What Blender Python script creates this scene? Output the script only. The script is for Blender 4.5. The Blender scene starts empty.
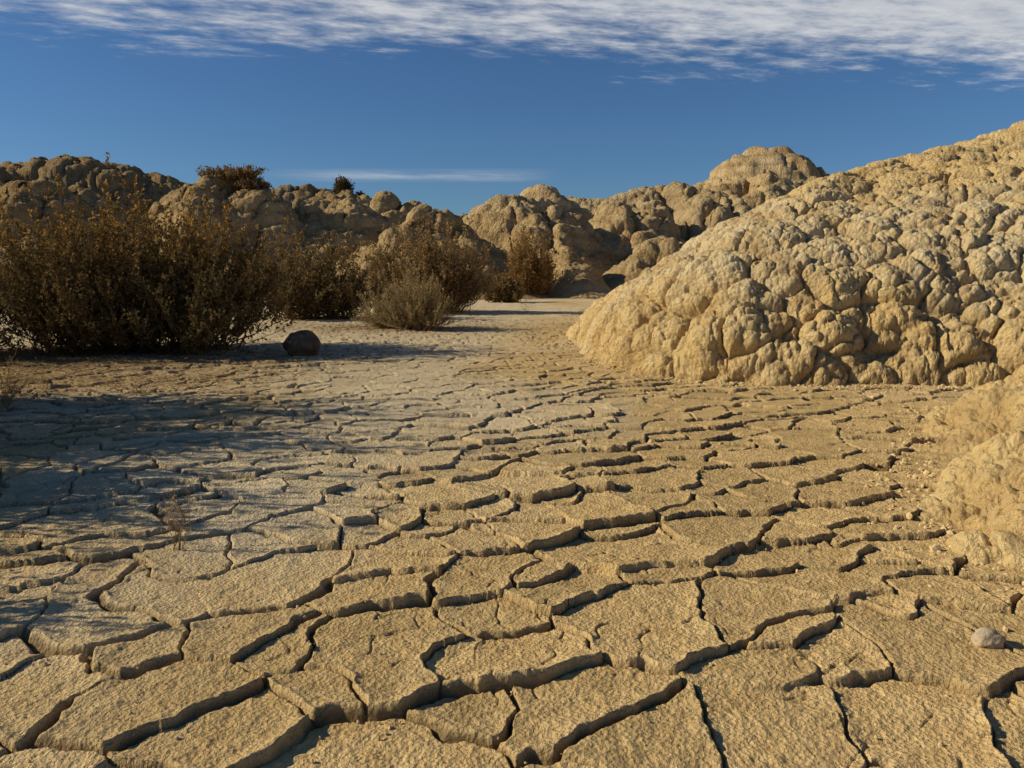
import bpy, math, numpy as np
from mathutils import Vector
rng = np.random.default_rng(7)
F = np.float32
scene = bpy.context.scene
scene.view_settings.view_transform='Standard'
scene.view_settings.look='None'
scene.view_settings.exposure=0

# ------------------------------------------------------------ noise helpers
def hsh(ix,iy,iz,s):
    n = ix.astype(np.int32).astype(np.uint32)*np.uint32(374761393)
    n = n + iy.astype(np.int32).astype(np.uint32)*np.uint32(668265263)
    if iz is not None: n = n + iz.astype(np.int32).astype(np.uint32)*np.uint32(2147483647)
    n = n + np.uint32((s*2246822519)&0xffffffff)
    n ^= n>>np.uint32(13); n = n*np.uint32(1274126177); n ^= n>>np.uint32(16)
    n = n*np.uint32(2654435769); n ^= n>>np.uint32(15)
    return (n>>np.uint32(8)).astype(F)*F(1/16777216.0)
def vnoise(x,y,s=0):
    ix=np.floor(x); iy=np.floor(y); fx=(x-ix).astype(F); fy=(y-iy).astype(F)
    fx=fx*fx*fx*(fx*(fx*6-15)+10); fy=fy*fy*fy*(fy*(fy*6-15)+10)
    a=hsh(ix,iy,None,s); b=hsh(ix+1,iy,None,s); c=hsh(ix,iy+1,None,s); d=hsh(ix+1,iy+1,None,s)
    return (a+(b-a)*fx+(c-a)*fy+(a-b-c+d)*fx*fy)*2-1
def fbm(x,y,o=4,s=0,g=0.5):
    r=0;a=1.0;t=0
    for i in range(o):
        r=r+a*vnoise(x*(2.03**i)+i*17.3,y*(2.03**i)-i*9.1,s+i); t+=a; a*=g
    return r/t
def sstep(a,b,x):
    t=np.clip((x-a)/(b-a),0,1); return t*t*(3-2*t)
def worley3(x,y,z,s):
    x=x.astype(F);y=y.astype(F);z=z.astype(F)
    ix=np.floor(x);iy=np.floor(y);iz=np.floor(z)
    f1=np.full(x.shape,9.0,F); f2=np.full(x.shape,9.0,F)
    for a in (-1,0,1):
        for b in (-1,0,1):
            for c in (-1,0,1):
                cx=ix+a;cy=iy+b;cz=iz+c
                dx=cx+hsh(cx,cy,cz,s)-x; dy=cy+hsh(cx,cy,cz,s+1)-y; dz=cz+hsh(cx,cy,cz,s+2)-z
                d=dx*dx+dy*dy+dz*dz
                f2=np.minimum(f2,np.maximum(f1,d)); f1=np.minimum(f1,d)
    return np.sqrt(f1),np.sqrt(f2)
def grid_mesh(name,X,Y,Z,keep=None,attrs={}):
    nr,nc=X.shape
    co=np.stack([X,Y,Z],-1).reshape(-1,3).astype(F)
    idx=np.arange(nr*nc).reshape(nr,nc)
    q=np.stack([idx[:-1,:-1],idx[:-1,1:],idx[1:,1:],idx[1:,:-1]],-1).reshape(-1,4)
    if keep is not None:
        k=(keep[:-1,:-1]|keep[:-1,1:]|keep[1:,1:]|keep[1:,:-1]).reshape(-1); q=q[k]
        used=np.zeros(nr*nc,bool); used[q.ravel()]=True
        remap=np.cumsum(used)-1; q=remap[q]; co=co[used]
    else: used=None
    return raw_mesh(name,co,q,{k:(v.reshape(-1) if used is None else v.reshape(-1)[used]) for k,v in attrs.items()},True)
def raw_mesh(name,co,q,attrs={},smooth=False,cols=None):
    me=bpy.data.meshes.new(name)
    n=q.shape[1]
    me.vertices.add(len(co)); me.vertices.foreach_set('co',np.ascontiguousarray(co,dtype=F).ravel())
    me.loops.add(q.size); me.loops.foreach_set('vertex_index',q.astype(np.int32).ravel())
    me.polygons.add(len(q)); me.polygons.foreach_set('loop_start',(np.arange(len(q))*n).astype(np.int32))
    me.polygons.foreach_set('loop_total',np.full(len(q),n,np.int32))
    me.polygons.foreach_set('use_smooth',np.full(len(q),smooth))
    me.update(calc_edges=True)
    for k,v in attrs.items():
        a=me.attributes.new(k,'FLOAT','POINT'); a.data.foreach_set('value',v.astype(F).ravel())
    if cols is not None:
        a=me.attributes.new('tint','FLOAT_COLOR','POINT')
        c=np.concatenate([cols,np.ones((len(cols),1))],1).astype(F); a.data.foreach_set('color',c.ravel())
    ob=bpy.data.objects.new(name,me); scene.collection.objects.link(ob)
    return ob

# ------------------------------------------------------------ node helpers
class NT:
    def __init__(s,nt): s.nt=nt; s.nt.nodes.clear()
    def n(s,t,**k):
        nd=s.nt.nodes.new(t)
        for a,b in k.items(): setattr(nd,a,b)
        return nd
    def set(s,sock,v):
        if isinstance(v,bpy.types.NodeSocket): s.nt.links.new(v,sock)
        elif v is not None:
            if isinstance(v,(tuple,list)) and len(v)==3 and sock.type=='RGBA': v=(*v,1)
            sock.default_value=v
    def math(s,op,a,b=None,c=None,clamp=False):
        nd=s.n('ShaderNodeMath',operation=op,use_clamp=clamp)
        s.set(nd.inputs[0],a)
        if b is not None: s.set(nd.inputs[1],b)
        if c is not None: s.set(nd.inputs[2],c)
        return nd.outputs[0]
    def mix(s,f,a,b,bt='MIX'):
        nd=s.n('ShaderNodeMix',data_type='RGBA',blend_type=bt)
        s.set(nd.inputs[0],f); s.set(nd.inputs[6],a); s.set(nd.inputs[7],b); return nd.outputs[2]
    def noise(s,vec,scale,detail=4,rough=.55):
        nd=s.n('ShaderNodeTexNoise'); s.set(nd.inputs['Vector'],vec)
        nd.inputs['Scale'].default_value=scale; nd.inputs['Detail'].default_value=detail; nd.inputs['Roughness'].default_value=rough
        return nd.outputs[0]
    def vor(s,vec,scale,feat='F1'):
        nd=s.n('ShaderNodeTexVoronoi',feature=feat); s.set(nd.inputs['Vector'],vec); nd.inputs['Scale'].default_value=scale
        return nd.outputs['Distance']
    def rng(s,v,a,b,c=0,d=1,smooth=False):
        nd=s.n('ShaderNodeMapRange'); 
        if smooth: nd.interpolation_type='SMOOTHSTEP'
        s.set(nd.inputs[0],v)
        for i,k in zip((1,2,3,4),(a,b,c,d)): nd.inputs[i].default_value=k
        return nd.outputs[0]
    def attr(s,name,col=False):
        nd=s.n('ShaderNodeAttribute',attribute_name=name); return nd.outputs['Color' if col else 'Fac']
    def bump(s,h,dist,strength=1,normal=None):
        nd=s.n('ShaderNodeBump'); s.set(nd.inputs['Height'],h); nd.inputs['Distance'].default_value=dist; nd.inputs['Strength'].default_value=strength
        if normal is not None: s.set(nd.inputs['Normal'],normal)
        return nd.outputs[0]
def newmat(name):
    m=bpy.data.materials.new(name); m.use_nodes=True; t=NT(m.node_tree)
    o=t.n('ShaderNodeOutputMaterial'); b=t.n('ShaderNodeBsdfDiffuse'); t.nt.links.new(b.outputs[0],o.inputs[0])
    b.inputs['Roughness'].default_value=.2
    return m,t,b

# ------------------------------------------------------------ GROUND
def polar(ang,rad):
    A,R=np.meshgrid(ang,rad); return (np.sin(A)*R).astype(F),(np.cos(A)*R).astype(F)
def cells(u,v,seed,reach,wr):
    """additively weighted voronoi (curved borders); yields neighbours"""
    ix=np.floor(u); iy=np.floor(v)
    best=np.full(u.shape,99.0,F); bx=np.zeros(u.shape,F); by=bx.copy(); bi=bx.copy(); bj=bx.copy()
    def pt(cx,cy): return cx+.06+.88*hsh(cx,cy,None,seed),cy+.06+.88*hsh(cx,cy,None,seed+1),wr*hsh(cx,cy,None,seed+2)
    for a in (-1,0,1):
        for b in (-1,0,1):
            cx=ix+a; cy=iy+b
            px,py,w=pt(cx,cy)
            d=np.sqrt((px-u)**2+(py-v)**2)-w
            m=d<best
            best=np.where(m,d,best); bx=np.where(m,px,bx); by=np.where(m,py,by); bi=np.where(m,cx,bi); bj=np.where(m,cy,bj)
    d1=np.sqrt((bx-u)**2+(by-v)**2)+1e-6; ux=(u-bx)/d1; uy=(v-by)/d1
    def gen():
        for a in range(-reach,reach+1):
            for b in range(-reach,reach+1):
                if (a==0 and b==0) or abs(a)+abs(b)>3: continue
                cx=bi+a; cy=bj+b
                px,py,w=pt(cx,cy)
                d2=np.sqrt((px-u)**2+(py-v)**2)+1e-6
                gx=(u-px)/d2-ux; gy=(v-py)/d2-uy
                g=np.sqrt(gx*gx+gy*gy)+.15
                d=(d2-w-best)/g
                ex=px-bx; ey=py-by; L=np.sqrt(ex*ex+ey*ey)+1e-6
                yield d,ex/L,ey/L,hsh(cx+bi,cy+bj,None,seed+9)
    return bx,by,bi,bj,gen
def plates(x,y):
    R=np.clip(np.hypot(x,y),0,12)
    xw=x+.045*fbm(x/.20,y/.20,3,11)+.007*fbm(x/.035,y/.035,2,15)+.12*vnoise(x/.8,y/.8,5)+.03*vnoise(x/.37,y/.37,7)
    yw=y+.045*fbm(x/.20,y/.20,3,21)+.007*fbm(x/.035,y/.035,2,25)+.12*vnoise(x/.8,y/.8,6)+.03*vnoise(x/.37,y/.37,8)
    c,s_=math.cos(.45),math.sin(.45)
    S=.205
    u=(xw*c+yw*s_)/S; v=(-xw*s_+yw*c)/S
    bx,by,bi,bj,gen=cells(u,v,31,2,.55)
    crack=np.zeros(u.shape,F); lip=crack.copy(); dmin=np.full(u.shape,9.0,F)
    wob=1+.75*vnoise(x/.05,y/.05,60)
    gate=vnoise(x/.12+9,y/.12,61)
    curl=.55+.75*(.5+.5*vnoise(x/.09,y/.09,62))
    sm=.0007+.0007*R
    for d,ex,ey,h in gen():
        d=d*S
        w=np.where(h<.10,.0003,np.where(h<.62,.0012+.0024*h,.0026+.0052*(h-.62)/.38))*wob
        dp=np.where(h<.10,.1,np.where(h<.62,.75+.4*gate,1.0))
        cc=(1-sstep(w*.5,w*1.3+sm,d))*np.clip(dp,0,1)
        crack=np.maximum(crack,cc); dmin=np.minimum(dmin,d)
        exw=ex*c-ey*s_; eyw=ex*s_+ey*c
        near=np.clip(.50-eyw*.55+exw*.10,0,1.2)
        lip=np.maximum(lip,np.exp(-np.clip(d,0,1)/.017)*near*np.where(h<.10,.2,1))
    lip=lip*curl
    k=.012+.080*hsh(bi,bj,None,41)**1.5
    tx=.35+.9*(hsh(bi,bj,None,42)-.5); ty=-.85+.9*(hsh(bi,bj,None,43)-.5)
    du=u-bx; dv=v-by; dX=du*c-dv*s_; dY=du*s_+dv*c
    til=(dX*tx+dY*ty)*S*k
    off=(hsh(bi,bj,None,44)-.5)*.009
    edge=sstep(0,1,dmin/(.0030+.0018*R))
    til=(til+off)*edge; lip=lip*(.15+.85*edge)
    u2=xw/.085; v2=yw/.095
    _,_,ci,cj,gen2=cells(u2+.3*vnoise(x/.06,y/.06,64),v2,131,1,.3)
    c2=np.zeros(u.shape,F); g2=sstep(-.1,.45,fbm(x/.3,y/.3,2,65))
    for d,ex,ey,h in gen2():
        c2=np.maximum(c2,(1-sstep(.0003,.0020+sm,d*.085))*np.where(h<.6,0,1))
    c2=c2*g2
    return crack,lip,til,hsh(bi,bj,None,40),c2
def ground_base(x,y):
    return .020*fbm(x/1.7+3,y/1.7,3,70)+.009*fbm(x/.35,y/.35,3,75)
def D(deg): return math.radians(deg)
ang=np.concatenate([np.linspace(-180,-44,40),np.linspace(-43,43,1000),np.linspace(44,180,40)])*math.pi/180
rad=np.concatenate([np.linspace(.02,.88,12),np.geomspace(.9,8,860),np.geomspace(8.05,40,180),np.geomspace(43,5000,30)])
X,Y=polar(ang,rad)
cr,lip,til,pid,c2=plates(X,Y)
zone=1-sstep(7,22,Y+1.8*fbm(X/1.3,Y/1.6,3,80)+.2*np.abs(X))*.9
zone=zone*(1-.35*np.exp(-(((X+.9-.1*Y)/.5)**2))*sstep(2.5,4.5,Y))
soft=sstep(-.45,.2,fbm(X/.9+5,Y/1.4,3,90)+.25)
amp=zone*(.45+.55*soft)
Z=ground_base(X,Y)+amp*(til+.0155*lip)-cr*.018*np.clip(amp*1.2,0,1)-c2*.0045*amp
nearf=1-sstep(9,15,np.hypot(X,Y))
Z+=.0042*fbm(X/.05,Y/.05,3,100,.6)*(1-cr)*nearf+.0022*fbm(X/.016,Y/.016,2,110,.6)*nearf
litter=np.exp(-(((X+3.6)/2.2)**2+((Y-6.6)/1.2)**2))+.8*np.exp(-(((X+1.5)/2)**2+((Y-10.5)/1.2)**2))+.9*np.exp(-(((X+4.2)/1.5)**2+((Y-4.6)/.9)**2))
dust=sstep(-.3,.7,1.0*fbm(X/1.3-4,Y/2.2,5,120,.6)+.35*sstep(4.5,9,Y)+.60*np.exp(-(((X+.85)/.7)**2))*sstep(1.8,3,Y)+.22*sstep(.6,-1.6,X)-.20*sstep(0,1.2,X)-.25*sstep(2.4,1.2,Y))
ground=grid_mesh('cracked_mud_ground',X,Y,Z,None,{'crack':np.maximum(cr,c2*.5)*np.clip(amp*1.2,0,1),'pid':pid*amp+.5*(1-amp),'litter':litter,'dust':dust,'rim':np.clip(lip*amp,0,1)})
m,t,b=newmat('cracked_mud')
P=t.n('ShaderNodeNewGeometry').outputs['Position']
n2=t.noise(P,14,5,.68); n3=t.noise(P,170,3,.7); vv=t.vor(P,110)
col=t.mix(t.rng(n2,.38,.62),(.74,.53,.245),(.60,.41,.18))
col=t.mix(t.math('MULTIPLY',t.attr('dust'),.75),col,(.81,.685,.46))
pv=t.rng(t.attr('pid'),0,1,.82,1.05)
vm=t.n('ShaderNodeVectorMath',operation='SCALE'); t.set(vm.inputs[0],col); t.set(vm.inputs['Scale'],pv); col=vm.outputs[0]
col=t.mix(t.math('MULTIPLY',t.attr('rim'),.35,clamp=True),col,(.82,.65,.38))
col=t.mix(t.rng(n3,.50,.68,0,.30),col,(.36,.235,.105))
col=t.mix(t.math('MULTIPLY',t.attr('litter'),t.rng(n2,.3,.6,.3,.95),clamp=True),col,(.25,.155,.07))
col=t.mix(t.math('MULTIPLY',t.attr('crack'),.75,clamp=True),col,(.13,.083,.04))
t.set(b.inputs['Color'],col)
hh=t.math('ADD',n3,t.math('MULTIPLY',vv,.6))
t.set(b.inputs['Normal'],t.bump(hh,.008,1))
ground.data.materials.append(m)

# ------------------------------------------------------------ CLAY MATERIAL
def clay_mat(name,s,ca,cb,cp,cdk,strata=False):
    m,t,b=newmat(name)
    P=t.n('ShaderNodeNewGeometry').outputs['Position']
    n2=t.noise(P,5*s,6,.68); n3=t.noise(P,85*s,4,.72); v1=t.vor(P,34*s)
    col=t.mix(t.rng(n2,.38,.62),ca,cb)
    col=t.mix(t.math('MULTIPLY',t.attr('pale'),t.rng(n2,.35,.6,.3,1),clamp=True),col,cp)
    if strata: col=t.mix(t.math('MULTIPLY',t.attr('brown'),t.rng(n2,.3,.65,1,.7),clamp=True),col,(.34,.23,.115))
    col=t.mix(t.rng(n3,.5,.70,0,.3),col,cdk)
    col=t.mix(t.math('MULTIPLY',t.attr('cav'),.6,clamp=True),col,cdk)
    if strata:
        sp=t.n('ShaderNodeSeparateXYZ'); t.set(sp.inputs[0],P)
        w=t.math('SINE',t.math('MULTIPLY',t.math('ADD',sp.outputs[2],t.math('MULTIPLY',n2,.8)),9))
        col=t.mix(t.rng(w,.2,1,0,.35),col,cdk)
    t.set(b.inputs['Color'],col)
    h=t.math('SUBTRACT',t.math('MULTIPLY',n3,1.2),t.math('MULTIPLY',v1,.9))
    t.set(b.inputs['Normal'],t.bump(h,.034/s,.85))
    return m
# ------------------------------------------------------------ CLAY MOUND (right)
def sdist(x,y,poly):
    d=np.full(x.shape,1e9,F); ins=np.zeros(x.shape,bool)
    n=len(poly)
    for i in range(n):
        ax,ay=poly[i]; bx,by=poly[(i+1)%n]
        ex,ey=bx-ax,by-ay
        tt=np.clip(((x-ax)*ex+(y-ay)*ey)/(ex*ex+ey*ey),0,1)
        d=np.minimum(d,(x-ax-tt*ex)**2+(y-ay-tt*ey)**2)
        c=((ay>y)!=(by>y))&(x<(bx-ax)*(y-ay)/(by-ay+1e-9)+ax); ins^=c
    return np.where(ins,1,-1)*np.sqrt(d)
MAIN=[(2.85,5.1),(2.45,5.2),(2.04,5.15),(1.4,5.35),(.98,5.8),(.70,6.45),(.62,7.6),(.8,10),(1.1,12.6),(2.0,16),(3.6,22),(8,30),(30,32),(30,3),(12,3.2),(6,4.2),(3.8,4.9)]
LOBE=[(1.7,.6),(1.30,1.3),(1.19,2.0),(1.32,2.5),(1.60,3.05),(1.95,3.75),(2.35,4.3),(3.2,4.5),(7,4.2),(7,.2)]
def mound_h(x,y):
    wx=x+.12*fbm(x/.7,y/.7,3,200); wy=y+.12*fbm(x/.7,y/.7,3,210)
    d=sdist(wx,wy,MAIN); dp=np.clip(d,0,None)
    toe=.44-.32*sstep(6.0,10,y-.6*(x-.7))
    hm=toe*(1-np.exp(-dp/.26))+3.2*(1-np.exp(-dp/5.2))*(1+.12*fbm(x/2.2,y/2.2,2,220))
    hm=np.where(d<0,np.maximum(d*1.5,-.4),hm)
    d2=sdist(wx,wy,LOBE); dq=np.clip(d2,0,None)
    hl=.36*(1-np.exp(-(dq/.40)**1.3))+.07*dq
    hl=np.where(d2<0,np.maximum(d2*1.5,-.4),hl)
    return np.maximum(hm,hl),np.maximum(d,d2)
def relief(X,Y,H,hf,e,scales,seed,mask):
    hx=(hf(X+e,Y)[0]-H)/e; hy=(hf(X,Y+e)[0]-H)/e
    L=np.sqrt(hx*hx+hy*hy+1); nx,ny,nz=-hx/L,-hy/L,1/L
    x,y,z=X,Y,H; cav=0
    for i,(S,A,c) in enumerate(scales):
        wx=x+.22*S*fbm(x/S*1.5,(y+z)/S*1.5,2,seed+50+i); wy=y+.22*S*fbm((x-z)/S*1.5,y/S*1.5,2,seed+60+i)
        f1,f2=worley3(wx/S+7,wy/S+3,z/S,seed+i*5)
        dome=np.sqrt(np.clip(1-(f1/1.02)**2,0,1))
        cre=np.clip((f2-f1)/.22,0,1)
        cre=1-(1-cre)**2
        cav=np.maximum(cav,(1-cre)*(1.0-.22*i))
        dd=A*mask*((dome-.75)*1.35-(1-cre)*c)
        x=x+nx*dd;y=y+ny*dd;z=z+nz*dd
    return x,y,z,cav
def build_mound(name,ang,rad,keepf):
    X,Y=polar(ang,rad)
    H,Dm=mound_h(X,Y)
    mask=sstep(-.25,.15,Dm)*(.58+.42*np.exp(-np.clip(Dm,0,9)/1.1))
    x,y,z,cav=relief(X,Y,H,mound_h,.03,[(.95,.13,.22),(.36,.15,.36),(.16,.058,.34),(.060,.027,.26)],300,mask)
    rg=.008*fbm(x/.05,(y+z*1.3)/.05,3,310,.55)*mask; z=z+rg; x=x-rg*.6
    pale=sstep(.1,.6,.9*np.exp(-((H-.95)/.35)**2)+.5*fbm(X/.8,Y/.8,3,250))*.65
    return grid_mesh(name,x,y,z-.01,Dm>-.22,{'cav':cav,'pale':pale})
ang=np.concatenate([np.linspace(1,37,820),np.linspace(37.3,80,110)])*math.pi/180
rad=np.concatenate([np.geomspace(1.2,4.3,480),np.geomspace(4.31,9,450),np.geomspace(9.05,34,220)])
mound=build_mound('clay_mound',ang,rad,None)
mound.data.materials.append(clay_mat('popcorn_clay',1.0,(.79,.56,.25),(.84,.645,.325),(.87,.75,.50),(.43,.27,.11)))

# ------------------------------------------------------------ BADLANDS HILLS (background)
MO=[(-21,27,9,6,4.9),(-14.2,25,4.5,4,3.3),(-9.6,27,3.2,4,3.95),(-12,33,5,5,4.2),(-6.2,29,3,4,3.2),(-7,36,5,5,4.3),
    (-2.4,24,3.0,3.5,2.6),(-4,31,3.2,4,3.6),(0.6,29,3.4,4,3.4),(1.0,37,5,5,4.4),(4.3,32,3.6,4,3.7),(7,38,5,5,4.8),(4.6,25,1.7,3,1.8),
    (8.6,34,3.6,4,4.1),(12,40,5,6,5.2),(16.5,56,12,8,7.2),(17.2,56,6.5,5,7.9),(26,60,9,9,6.0),(6.3,22,2.6,3.5,1.45),(9.5,27,4,4,2.9),
    (-30,34,9,9,6.0),(-24,45,12,9,6.8),(-12,48,10,8,5.6),(2,52,12,8,5.4),(1.6,24,1.6,2.5,1.5),(30,45,10,9,5.4)]
def hills_h(x,y):
    wx=x+.8*fbm(x/3,y/3,3,400); wy=y+1.0*fbm(x/3,y/3,3,410)
    H=np.zeros(x.shape,F)
    for cx,cy,rx,ry,h in MO:
        d=np.sqrt(((wx-cx)/rx)**2+((wy-cy)/ry)**2)
        g=h*(1-sstep(.05,1.3,d))**.85
        H=np.maximum(H,g)+.08*np.minimum(H,g)
    for r,h in ((3.4,8.3),(2.1,8.75)):
        d=np.sqrt(((x-17.2)/r)**2+((y-56)/r)**2)+.1*fbm(x,y,2,430); H=np.maximum(H,h-.9*sstep(.5,1.3,d)-2.0*np.clip(d-.9,0,9))
    # ledges of harder layers
    bw=np.exp(-((x-17.2)/5)**2-((y-56)/6)**2)
    p=.62; hh=H+.25*fbm(x/4,y/4,2,435)
    H=H+(.35+.55*bw)*np.sin(2*np.pi*hh/p)*p/(2*np.pi)
    a=np.abs(fbm(wx/2.6,wy/3.4,3,440)); b=np.abs(fbm(wx/1.1,wy/1.5,2,445))
    s=sstep(.2,2.2,H)*(1-.7*np.exp(-((x-17.2)/3.4)**2-((y-56)/4)**2))
    H=H-s*(.75*np.exp(-a/.08)+.24*np.exp(-b/.09))
    return H*(1+.03*fbm(x/1.8,y/1.8,2,420))-.12,H
ang=np.linspace(-50,36,1100)*math.pi/180
rad=np.concatenate([np.geomspace(17,42,440),np.geomspace(42.3,80,130)])
X,Y=polar(ang,rad)
H,_=hills_h(X,Y)
mask=sstep(-.1,1.2,H)
capm=1-.75*np.exp(-(((X-17.4)/5)**2+((Y-56)/5)**2)); mask=mask*capm
x,y,z,cav=relief(X,Y,H,hills_h,.12,[(3.0,.42,.12),(1.2,.26,.22),(.5,.12,.28),(.2,.05,.3)],500,mask)
rg=.09*fbm(x/.5,(y+z*1.3)/.5,4,510,.6)*mask; z=z+rg
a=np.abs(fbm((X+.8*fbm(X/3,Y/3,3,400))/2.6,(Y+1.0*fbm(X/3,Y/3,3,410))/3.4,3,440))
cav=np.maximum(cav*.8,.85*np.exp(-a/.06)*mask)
pale=sstep(.0,.6,fbm(X/5,Y/5,3,450)+.35*sstep(-6,6,X))*.55
brown=np.clip(.8*sstep(-5,-16,X+.25*(32-Y)+4*fbm(X/5,Y/5,3,460))+.15*sstep(-.1,.4,fbm(X/4,Y/4,3,470)),0,1)
hills=grid_mesh('badlands_hills',x,y,z,H>-.11,{'cav':cav,'pale':pale,'brown':brown})
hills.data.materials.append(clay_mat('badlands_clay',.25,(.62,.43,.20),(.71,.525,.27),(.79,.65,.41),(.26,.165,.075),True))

# ------------------------------------------------------------ SHRUBS
def strips(P0,P1,P2,w0,w1,axis):
    n=len(P0); d=P2-P0; s=np.cross(d,axis); s/=np.linalg.norm(s,axis=1,keepdims=True)+1e-9
    wm=(w0+w1)/2
    co=np.stack([P0-s*w0[:,None],P0+s*w0[:,None],P1-s*wm[:,None],P1+s*wm[:,None],P2-s*w1[:,None],P2+s*w1[:,None]],1)
    base=np.arange(n)[:,None]*6
    q=np.concatenate([base+np.array([0,1,3,2]),base+np.array([2,3,5,4])])
    return co.reshape(-1,3),q
def rv(n): v=rng.normal(size=(n,3)); return v/np.linalg.norm(v,axis=1,keepdims=True)
def shrub(name,c,rx,ry,h,nb,nt,nl,leaf,stemc,leafc,leafc2,tipc,tipfrac=.25,up=.5,crowns=5,mat=None,tw=.3,stw=.004,wid=.24):
    C=[];Q=[];K=[];off=0
    def add(co,q,col):
        nonlocal off
        C.append(co);Q.append(q+off);K.append(col);off+=len(co)
    c=np.array(c,float)
    aa=np.arange(crowns)*2.4+rng.uniform(0,6); rr=np.sqrt((np.arange(crowns)+.3)/crowns)*.66
    cr=np.stack([np.cos(aa)*rr*rx,np.sin(aa)*rr*ry],1)*rng.uniform(.8,1.1,(crowns,1)); crh=rng.uniform(.85,1.05,crowns)*h
    crh*=1-.25*np.clip(np.hypot(cr[:,0]/rx,cr[:,1]/ry),0,1)**2
    crr=rng.uniform(.42,.62,crowns)
    k=rng.integers(0,crowns,nb)
    root=np.zeros((nb,3)); root[:,:2]=cr[k]*.75+rng.normal(size=(nb,2))*np.array([rx,ry])*.10
    az=rng.uniform(0,2*np.pi,nb); el=np.arcsin(rng.uniform(.02,1,nb)**.8)
    lump=1+.12*np.sin(az*3+k*2.1)+.08*rng.normal(size=nb)
    L=lump*rng.uniform(.6,1.0,nb)
    tip=np.zeros((nb,3))
    tip[:,0]=cr[k,0]+np.cos(az)*np.cos(el)*rx*crr[k]*L
    tip[:,1]=cr[k,1]+np.sin(az)*np.cos(el)*ry*crr[k]*L
    tip[:,2]=crh[k]*np.clip(np.sin(el)*L*.95+.10,.06,1.2)
    mid=root*.45+tip*.55; mid[:,2]=tip[:,2]*(.5-.12*np.cos(el)); mid+=rng.normal(size=(nb,3))*.03*h
    co,q=strips(root,mid,tip,np.full(nb,stw*1.6),np.full(nb,stw*.5),rv(nb))
    add(co,q,np.repeat(np.array(stemc)[None]*rng.uniform(.6,1.2,(nb,1)),6,0))
    M=nb*nt; bi=np.repeat(np.arange(nb),nt); tt=rng.uniform(.25,1,M)[:,None]
    p0=(1-tt)**2*root[bi]+2*tt*(1-tt)*mid[bi]+tt*tt*tip[bi]
    dr=tip[bi]-root[bi]; dr/=np.linalg.norm(dr,axis=1,keepdims=True)+1e-9
    dr=dr*.6+rv(M)*.65+np.array([0,0,up]); dr/=np.linalg.norm(dr,axis=1,keepdims=True)
    ln=(tw*h*rng.uniform(.3,1,M)**1.2*(.55+.45*(1-tt[:,0])))[:,None]
    p2=p0+dr*ln; p2[:,2]=np.maximum(p2[:,2],.01)
    p1=(p0+p2)/2+rv(M)*ln*.1
    p2[:,2]+=.05*ln[:,0]
    co,q=strips(p0,p1,p2,np.full(M,stw*.55),np.full(M,stw*.2),rv(M))
    add(co,q,np.repeat(np.array(stemc)[None]*rng.uniform(.6,1.4,(M,1)),6,0))
    if nl>0:
        N=M*nl; ti=np.repeat(np.arange(M),nl); s=rng.uniform(.1,1.05,N)[:,None]
        lp=(1-s)**2*p0[ti]+2*s*(1-s)*p1[ti]+s*s*p2[ti]+rv(N)*leaf*.3
        ax=rv(N)+dr[ti]*.9; ax/=np.linalg.norm(ax,axis=1,keepdims=True)
        sd=np.cross(ax,rv(N)); sd/=np.linalg.norm(sd,axis=1,keepdims=True)+1e-9
        ll=(leaf*rng.uniform(.5,1.2,N))[:,None]; ww=ll*wid
        co=np.stack([lp,lp+ax*ll*.5+sd*ww,lp+ax*ll,lp+ax*ll*.5-sd*ww],1).reshape(-1,3)
        q=np.arange(N*4).reshape(-1,4)
        br=rng.uniform(0,1,M)[ti][:,None]
        kk=rng.uniform(0,1,(crowns,1))[k[bi[ti]]]
        f=np.clip(.5*br+.5*kk+.15*rng.normal(size=(N,1)),0,1)
        col=np.array(leafc)*(1-f)+np.array(leafc2)*f
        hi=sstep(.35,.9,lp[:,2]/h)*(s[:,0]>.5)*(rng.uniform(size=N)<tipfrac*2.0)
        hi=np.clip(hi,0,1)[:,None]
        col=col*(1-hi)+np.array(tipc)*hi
        col*=rng.uniform(.7,1.3,(N,1))
        add(co,q,np.repeat(col,4,0))
    co=np.concatenate(C)
    ob=raw_mesh(name,co,np.concatenate(Q),{},False,np.concatenate(K))
    ob.location=c
    ob.data.materials.append(mat)
    return ob
m,t,b=newmat('dry_foliage')
o=[n for n in t.nt.nodes if n.type=='OUTPUT_MATERIAL'][0]
tc=t.attr('tint',True); t.set(b.inputs['Color'],tc)
tr=t.n('ShaderNodeBsdfTranslucent'); t.set(tr.inputs[0],tc)
mx=t.n('ShaderNodeMixShader'); mx.inputs[0].default_value=.25
t.nt.links.new(b.outputs[0],mx.inputs[1]); t.nt.links.new(tr.outputs[0],mx.inputs[2]); t.nt.links.new(mx.outputs[0],o.inputs[0])
FM=m
ST=(.17,.105,.05); OL=(.125,.108,.046); OL2=(.21,.135,.054); TP=(.55,.29,.065)
shrub('desert_shrub',(-3.55,7.45,0),1.8,1.1,1.58,560,16,11,.033,ST,OL,OL2,TP,.26,.55,11,FM,.20,.004,.30)
shrub('desert_shrub',(-5.4,6.9,0),1.2,1.0,1.50,220,14,10,.035,ST,OL,OL2,TP,.26,.55,6,FM,.22,.004,.30)
BR=(.23,.16,.072); BR2=(.32,.21,.092)
shrub('desert_shrub',(-3.0,12.4,0),1.4,.9,1.46,220,14,8,.05,ST,(.18,.14,.063),BR,(.42,.26,.10),.22,.5,6,FM,.24,.006)
shrub('desert_shrub',(-1.5,14.2,0),1.7,1.0,1.66,280,14,8,.055,(.22,.15,.08),BR,BR2,(.46,.30,.12),.22,.6,8,FM,.24,.006)
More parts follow.
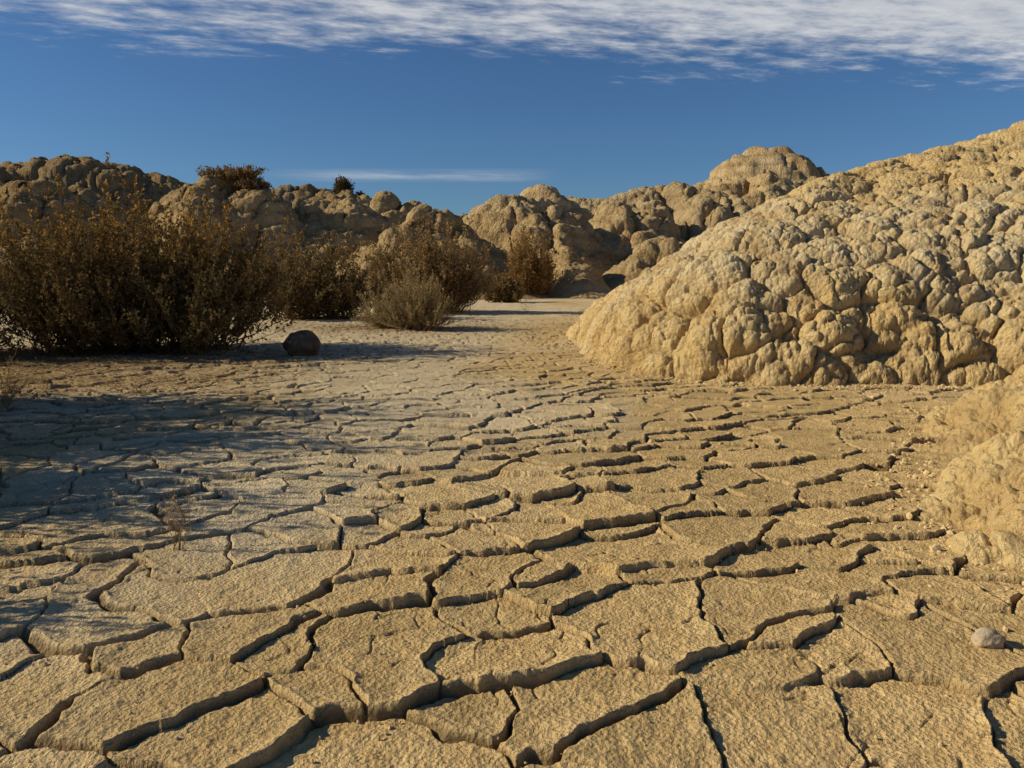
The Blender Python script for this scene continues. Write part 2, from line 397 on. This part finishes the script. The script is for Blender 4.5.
shrub('dry_bush',(-1.28,10.2,0),.78,.55,.76,320,14,5,.024,(.38,.28,.15),(.28,.225,.105),(.38,.28,.135),(.47,.35,.16),.2,.7,7,FM,.28,.004,.28)
shrub('dry_bush',(.55,21.5,0),1.1,.9,2.0,170,14,7,.07,(.25,.15,.07),(.29,.185,.07),(.36,.225,.085),(.44,.27,.10),.2,.7,4,FM,.28,.009)
# shrubs standing left of the view, their shadows reach over the flat
shrub('desert_shrub',(-3.95,4.2,0),.95,.85,2.0,240,14,9,.042,ST,OL,OL2,TP,.22,.5,6,FM,.24)
shrub('desert_shrub',(-3.3,3.35,0),.75,.65,1.6,170,14,9,.038,ST,OL,OL2,TP,.22,.5,5,FM,.24)
shrub('desert_shrub',(-2.75,2.6,0),.65,.55,1.25,150,13,9,.034,ST,OL,OL2,TP,.22,.5,5,FM,.26)
shrub('desert_shrub',(-2.15,1.75,0),.5,.45,.7,100,12,8,.028,ST,OL,OL2,TP,.22,.5,4,FM,.26)
def hz(x,y):
    return float(hills_h(np.array([[float(x)]]),np.array([[float(y)]]))[0][0,0])
for (x0,y0,r,h,nm) in [(-12.2,29,.7,.6,'hilltop_shrub'),(-9.3,27.4,1.3,.35,'hilltop_dry_grass'),(-8.6,27.2,.7,.3,'hilltop_dry_grass'),(-7.4,36,.5,.75,'hilltop_shrub'),(-6.6,36,.4,.4,'hilltop_shrub'),(-6.0,30,.8,.4,'hilltop_dry_grass'),(-16,27,.7,.4,'hilltop_shrub'),(-3.0,35.5,.4,.3,'hilltop_shrub'),
    (-14,26,.6,.4,'hilltop_shrub'),(-13,31.5,.6,.5,'hilltop_shrub'),(-18,26.5,.6,.35,'hilltop_shrub'),(-11.2,27,.5,.35,'hilltop_shrub'),(-5.2,29,.5,.35,'hilltop_shrub')]:
    g='grass' in nm
    shrub(nm,(x0,y0,hz(x0,y0)-.12),r,r,h+.15,110,10,5,.09,(.2,.12,.06),(.26,.17,.08) if g else (.09,.08,.038),(.32,.21,.10) if g else (.13,.10,.05),(.3,.2,.08),.1,.6,6,FM,.5,.012)
for (x0,y0,s) in [(-9,19,1.0),(-6.2,18.5,.8),(-11.8,18,.9),(-4.4,17,1.0),(-.2,18.5,.6),(1.3,25,.5)]:
    shrub('desert_shrub',(x0,y0,0),.9*s,.8*s,1.1*s,110,12,6,.065,ST,(.18,.14,.06),BR,(.40,.25,.09),.2,.5,4,FM,.28,.008)

def sprig(name,c,h,n,spread,col):
    c=np.array(c,float)
    root=rng.normal(size=(n,3))*.008; root[:,2]=-.005
    d=np.stack([rng.normal(size=n)*spread,rng.normal(size=n)*spread,np.ones(n)],1); d/=np.linalg.norm(d,axis=1,keepdims=True)
    L=h*rng.uniform(.5,1,n)[:,None]; tip=root+d*L; mid=(root+tip)/2+rng.normal(size=(n,3))*L*.08
    C=[];Q=[];off=0
    for ax in (rv(n),):
        co,q=strips(root,mid,tip,np.full(n,.0016),np.full(n,.0007),ax); C.append(co);Q.append(q+off);off+=len(co)
        co,q=strips(root,mid,tip,np.full(n,.0016),np.full(n,.0007),np.cross(ax,d)); C.append(co);Q.append(q+off);off+=len(co)
    m=n*7; i=np.repeat(np.arange(n),7); tt=rng.uniform(.25,1,m)[:,None]
    p0=root[i]*(1-tt)**2+2*tt*(1-tt)*mid[i]+tip[i]*tt**2; p2=p0+(d[i]*.6+rv(m)*.8)*h*.16
    co,q=strips(p0,(p0+p2)/2+rv(m)*.004,p2,np.full(m,.0011),np.full(m,.0009),rv(m)); C.append(co);Q.append(q+off);off+=len(co)
    m2=m; ax=rv(m2)*.005; sd=np.cross(ax,rv(m2))*.6
    co=np.stack([p2-ax,p2+sd,p2+ax,p2-sd],1).reshape(-1,3); q=np.arange(m2*4).reshape(-1,4)+off; C.append(co);Q.append(q)
    co=np.concatenate(C); ob=raw_mesh(name,co,np.concatenate(Q),{},False,np.array(col)[None]*rng.uniform(.7,1.3,(len(co),1)))
    ob.location=c; ob.data.materials.append(FM); return ob
sprig('dry_sprig',(-.90,2.08,0),.2,6,.25,(.34,.22,.10))
sprig('dry_sprig',(-2.75,4.3,0),.3,16,.8,(.36,.25,.12))
sprig('dry_sprig',(-3.1,4.9,0),.3,16,.8,(.30,.2,.1))
sprig('dry_sprig',(-2.3,4.9,0),.12,8,.8,(.36,.25,.12))
sprig('dry_sprig',(.25,14,0),.4,10,.4,(.4,.3,.15))
n=8000
cen=np.array([(-3.6,6.6,1.6,.6),(-3.9,7.2,1.8,.8),(-1.5,10.3,.8,.5),(-4.2,4.4,1.0,.8),(-2.6,5.4,1.0,.6)])
k=rng.integers(0,len(cen),n); p=np.zeros((n,3)); p[:,0]=cen[k,0]+rng.normal(size=n)*cen[k,2]*.6; p[:,1]=cen[k,1]+rng.normal(size=n)*cen[k,3]*.6
p[:,2]=ground_base(p[:,0],p[:,1])+.006
d=rv(n); d[:,2]=np.abs(d[:,2])*.3; L=rng.uniform(.015,.07,n)[:,None]
q2=p+d*L; co,q=strips(p,(p+q2)/2+rv(n)*.003,q2,np.full(n,.0022),np.full(n,.001),rv(n))
lo=raw_mesh('plant_litter',co,q,{},False,np.repeat(np.array([[.22,.14,.07]])*rng.uniform(.5,1.7,(n,1)),6,0)); lo.data.materials.append(FM)

# ------------------------------------------------------------ STONES
import bmesh
def ico(sub):
    bm=bmesh.new(); bmesh.ops.create_icosphere(bm,subdivisions=sub,radius=1)
    v=np.array([x.co[:] for x in bm.verts]); f=np.array([[a.index for a in x.verts] for x in bm.faces]); bm.free(); return v,f
def rockmat(name,c1,c2,s):
    m,t,b=newmat(name); P=t.n('ShaderNodeNewGeometry').outputs['Position']
    n=t.noise(P,s,6,.65); t.set(b.inputs['Color'],t.mix(t.rng(n,.35,.65),c1,c2)); t.set(b.inputs['Normal'],t.bump(n,.02*20/s,.8)); return m
def stone(name,c,sc,seed,mat,sub=5,rough=.12):
    v,f=ico(sub)
    n=fbm(v[:,0]*1.2+seed,v[:,1]*1.2+v[:,2]*.9,3,seed)+.5*fbm(v[:,2]*1.6+seed,v[:,0]-v[:,1],3,seed+3)
    r=1+rough*n
    v=v*r[:,None]*np.array(sc); ob=raw_mesh(name,v,f,{},True); ob.location=c; ob.data.materials.append(mat); return ob
stone('round_rock',(-1.86,7.15,.078),(.162,.14,.125),3,rockmat('grey_stone',(.09,.07,.05),(.20,.155,.11),9),5,.26)
stone('pale_stone',(.955,1.53,.010),(.029,.022,.020),8,rockmat('pale_stone_mat',(.42,.33,.22),(.52,.43,.31),60),4,.4)
v0,f0=ico(1)
pts=[]
for poly,cnt,sg in ((MAIN[0:9],1500,1),(LOBE[1:7],500,1)):
    a=np.array(poly)
    for i in range(cnt):
        j=rng.integers(0,len(a)-1); s=rng.uniform(); p=a[j]*(1-s)+a[j+1]*s
        e=a[j+1]-a[j]; nrm=np.array([-e[1],e[0]])/np.hypot(*e)*sg
        if poly[0]==LOBE[1] and nrm[0]>0: nrm=-nrm
        pts.append((*(p+nrm*(rng.exponential(.08)-.03)),rng.uniform(.002,.009)*(1 if rng.uniform()<.93 else 1.8)))
for i in range(2500):
    y0=rng.uniform(1.0,7); pts.append((rng.uniform(-.75,.75)*y0,y0,rng.uniform(.001,.004)*(1 if rng.uniform()<.97 else 2)))
pts=np.array(pts)
_,_,t_,_,_=plates(pts[:,0],pts[:,1]); zz=ground_base(pts[:,0],pts[:,1])+t_*.7+pts[:,2]*.2
n=len(pts); sc=pts[:,2][:,None,None]*rng.uniform(.6,1.2,(n,1,3))
V=(v0[None]*(1+.15*rng.normal(size=(n,len(v0),1)))*sc)+np.stack([pts[:,0],pts[:,1],zz],1)[:,None,:]
Fc=(f0[None]+(np.arange(n)*len(v0))[:,None,None]).reshape(-1,3)
cl=raw_mesh('clay_crumbs',V.reshape(-1,3),Fc,{},False); cl.data.materials.append(rockmat('crumb_clay',(.56,.41,.20),(.67,.52,.30),90))

# ------------------------------------------------------------ WORLD
SUN_EL,SUN_AZ=27.5,-89
w=bpy.data.worlds.new('World'); scene.world=w; w.use_nodes=True; t=NT(w.node_tree)
o=t.n('ShaderNodeOutputWorld'); bg=t.n('ShaderNodeBackground'); t.nt.links.new(bg.outputs[0],o.inputs[0])
sk=t.n('ShaderNodeTexSky',sky_type='NISHITA'); sk.sun_disc=False; sk.sun_elevation=D(SUN_EL); sk.sun_rotation=D(SUN_AZ)
sk.air_density=1.0; sk.dust_density=.3; sk.ozone_density=3.0; sk.altitude=600
tcn=t.n('ShaderNodeTexCoord').outputs['Generated']; sp=t.n('ShaderNodeSeparateXYZ'); t.set(sp.inputs[0],tcn)
zc=t.math('MAXIMUM',sp.outputs[2],.03); px=t.math('DIVIDE',sp.outputs[0],zc); py=t.math('DIVIDE',sp.outputs[1],zc)
cb=t.n('ShaderNodeCombineXYZ'); t.set(cb.inputs[0],t.math('MULTIPLY',px,.75)); t.set(cb.inputs[1],t.math('MULTIPLY',t.math('ADD',py,t.math('MULTIPLY',px,-.22)),1.2))
nz=t.noise(cb.outputs[0],1.1,8,.6); nf=t.noise(cb.outputs[0],6,7,.65)
e=t.math('SUBTRACT',t.math('ADD',t.math('MULTIPLY',px,.16),4.0),py)
dens=t.math('ADD',t.math('MULTIPLY',e,1.25),t.math('ADD',t.math('MULTIPLY',t.math('SUBTRACT',nz,.5),3.0),t.math('MULTIPLY',t.math('SUBTRACT',nf,.5),2.4)))
dens=t.rng(dens,-.15,1.25,0,.93,True)
dens=t.math('MULTIPLY',dens,t.rng(py,2.2,3.0,0,1,True))
wx=t.math('MULTIPLY',t.rng(px,-2.9,-1.6,0,1,True),t.rng(px,-.2,.6,1,0,True))
g=t.math('SUBTRACT',1,t.math('ABSOLUTE',t.math('DIVIDE',t.math('SUBTRACT',py,8.9),.7)),clamp=True)
g=t.math('MULTIPLY',t.math('MULTIPLY',g,wx),t.rng(nz,.35,.6,.1,.5))
dens=t.math('MAXIMUM',dens,g)
skc=t.mix(1.0,sk.outputs[0],(.55,.80,1.07),'MULTIPLY')
ccol=t.mix(t.rng(nf,.3,.65),(6.2,6.8,7.8),(9.6,9.8,10.1))
t.set(bg.inputs[0],t.mix(dens,skc,ccol)); bg.inputs[1].default_value=.066
sl=bpy.data.lights.new('sun','SUN'); sl.energy=5; sl.angle=D(.5); sl.color=(1,.88,.65)
so=bpy.data.objects.new('sun',sl); scene.collection.objects.link(so)
el,az=D(SUN_EL),D(SUN_AZ)
v=Vector((math.sin(az)*math.cos(el),math.cos(az)*math.cos(el),math.sin(el)))
so.rotation_euler=v.to_track_quat('Z','Y').to_euler(); so.location=(-10,5,20)
# ------------------------------------------------------------ CAMERA
cd=bpy.data.cameras.new('camera'); cd.lens=28.27; cd.sensor_width=36; cd.clip_end=8000; cd.clip_start=.05
co=bpy.data.objects.new('camera',cd); scene.collection.objects.link(co); co.location=(0,0,.75); co.rotation_euler=(D(90-8.1),0,0)
scene.camera=co
